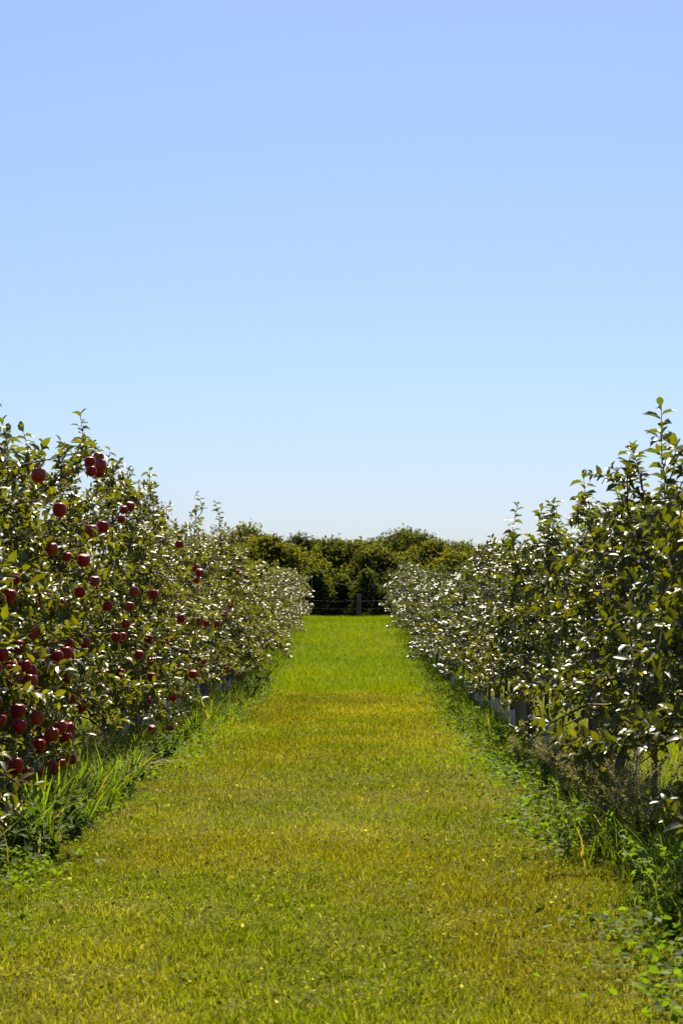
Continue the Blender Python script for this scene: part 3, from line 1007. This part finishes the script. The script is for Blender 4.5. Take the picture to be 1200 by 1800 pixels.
def place(name, parts, px, py, label, cat, group, sc=1.0):
    """stand a plant on the ground point under photo pixel (px, py)"""
    s = (py - VPY) / CAM_H
    for _ in range(4):
        yy = FPX / s; xx = (px - VPX) / s
        s = (py - VPY) / (CAM_H - gz(xx, yy))
    o = link(name, None, None, (xx, yy, gz(xx, yy) - .005))
    o.rotation_euler = (0, 0, random.uniform(0, 6.28)); o.scale = [sc] * 3
    for nm, me in parts:
        link(nm, me, o)
    tag(o, label + (' ' + beside(xx, yy) if group else ''), cat, group)
    return o


OLV = (.22, .20, .075); OLG = (.10, .12, .03)
SW = [seed_weed(.5, 11, .55, OLV, OLG) for _ in range(3)]
for px, py, sc in ((945, 1345, .7), (985, 1372, .85), (1020, 1400, 1.0), (1050, 1420, 1.05), (1085, 1448, 1.1), (1120, 1470, 1.0), (1010, 1365, .8), (1065, 1395, .95), (1105, 1430, 1.05), (1160, 1500, 1.0), (1040, 1380, .8)):
    place('seeding_weed', random.choice(SW), px - 28, py + 12, 'olive-grey feathery weed', 'weed', 'feathery weeds under the glossy row', sc)
for px, py, sc in ((15, 1455, 1.0), (-25, 1490, 1.1), (150, 1365, .8), (185, 1350, .75), (120, 1385, .75), (45, 1430, .8)):
    place('seeding_weed', random.choice(SW), px, py, 'olive plumed weed', 'weed', 'feathery weeds under the red-fruited row', sc)
BW = [broad_weed(.28, 9, (.055, .10, .010)) for _ in range(3)]
for px, py, sc in ((70, 1490, 1.0), (110, 1460, 1.0), (150, 1430, .9), (30, 1505, 1.0), (190, 1405, .8), (285, 1345, .9), (265, 1355, .8), (300, 1330, .9), (130, 1475, 1.0), (90, 1510, .8), (5, 1520, 1.0), (215, 1395, .8), (245, 1375, .7), (450, 1222, 1.1), (462, 1212, 1.2), (440, 1230, 1.0)):
    place('leafy_weed', random.choice(BW), px, py, 'dark leafy weed', 'weed', 'leafy weeds by the red-fruited row', sc)
BW = [broad_weed(.28, 9, (.10, .17, .010)) for _ in range(3)]
for px, py, sc in ((880, 1310, .8), (905, 1330, .8), (940, 1370, .8), (1120, 1540, .8), (1150, 1570, .8), (1185, 1600, .9), (1090, 1500, .7), (1180, 1640, .7)):
    place('leafy_weed', random.choice(BW), px, py, 'bright leafy weed', 'weed', 'leafy weeds by the glossy row', sc)
place('straw_tuft', grass_tuft(75, .28, (.24, .22, .14), 1.5, .3), 238, 1362, 'dry pale straw tuft fallen over under the red-fruited row', 'grass tuft', None)
TG = [grass_tuft(55, .36, (.10, .155, .012), .7) for _ in range(3)]
for px, py, sc in ((60, 1485, 1.4), (105, 1455, 1.45), (150, 1432, 1.35), (30, 1500, 1.3), (75, 1465, 1.4), (225, 1385, 1.0), (180, 1420, 1.2), (195, 1402, 1.1), (85, 1500, 1.0), (130, 1425, 1.2), (345, 1290, 1.0), (370, 1270, 1.0), (395, 1255, .9), (325, 1305, .8), (185, 1425, .8), (150, 1450, .8), (205, 1400, .8), (420, 1240, .9)):
    place('grass_tuft', random.choice(TG), px, py, 'tall green tuft', 'grass tuft', 'grass tufts by the red-fruited row', sc)
for px, py, sc in ((1140, 1510, .8), (1170, 1540, .8), (860, 1290, .7), (820, 1262, .7), (790, 1248, .7)):
    place('grass_tuft', random.choice(TG), px, py, 'tall green tuft', 'grass tuft', 'grass tufts by the glossy row', sc)

# one windfall lying in the grass
s = (1226 - VPY) / CAM_H
wx, wy = (396 - VPX) / s, FPX / s
o = link('fallen_apple', apple_me[0], None, (wx, wy, gz(wx, wy) + .045))
tag(o, 'single red windfall apple lying in the grass by white trunk guards', 'apple')
link('stem', stem_me, o)
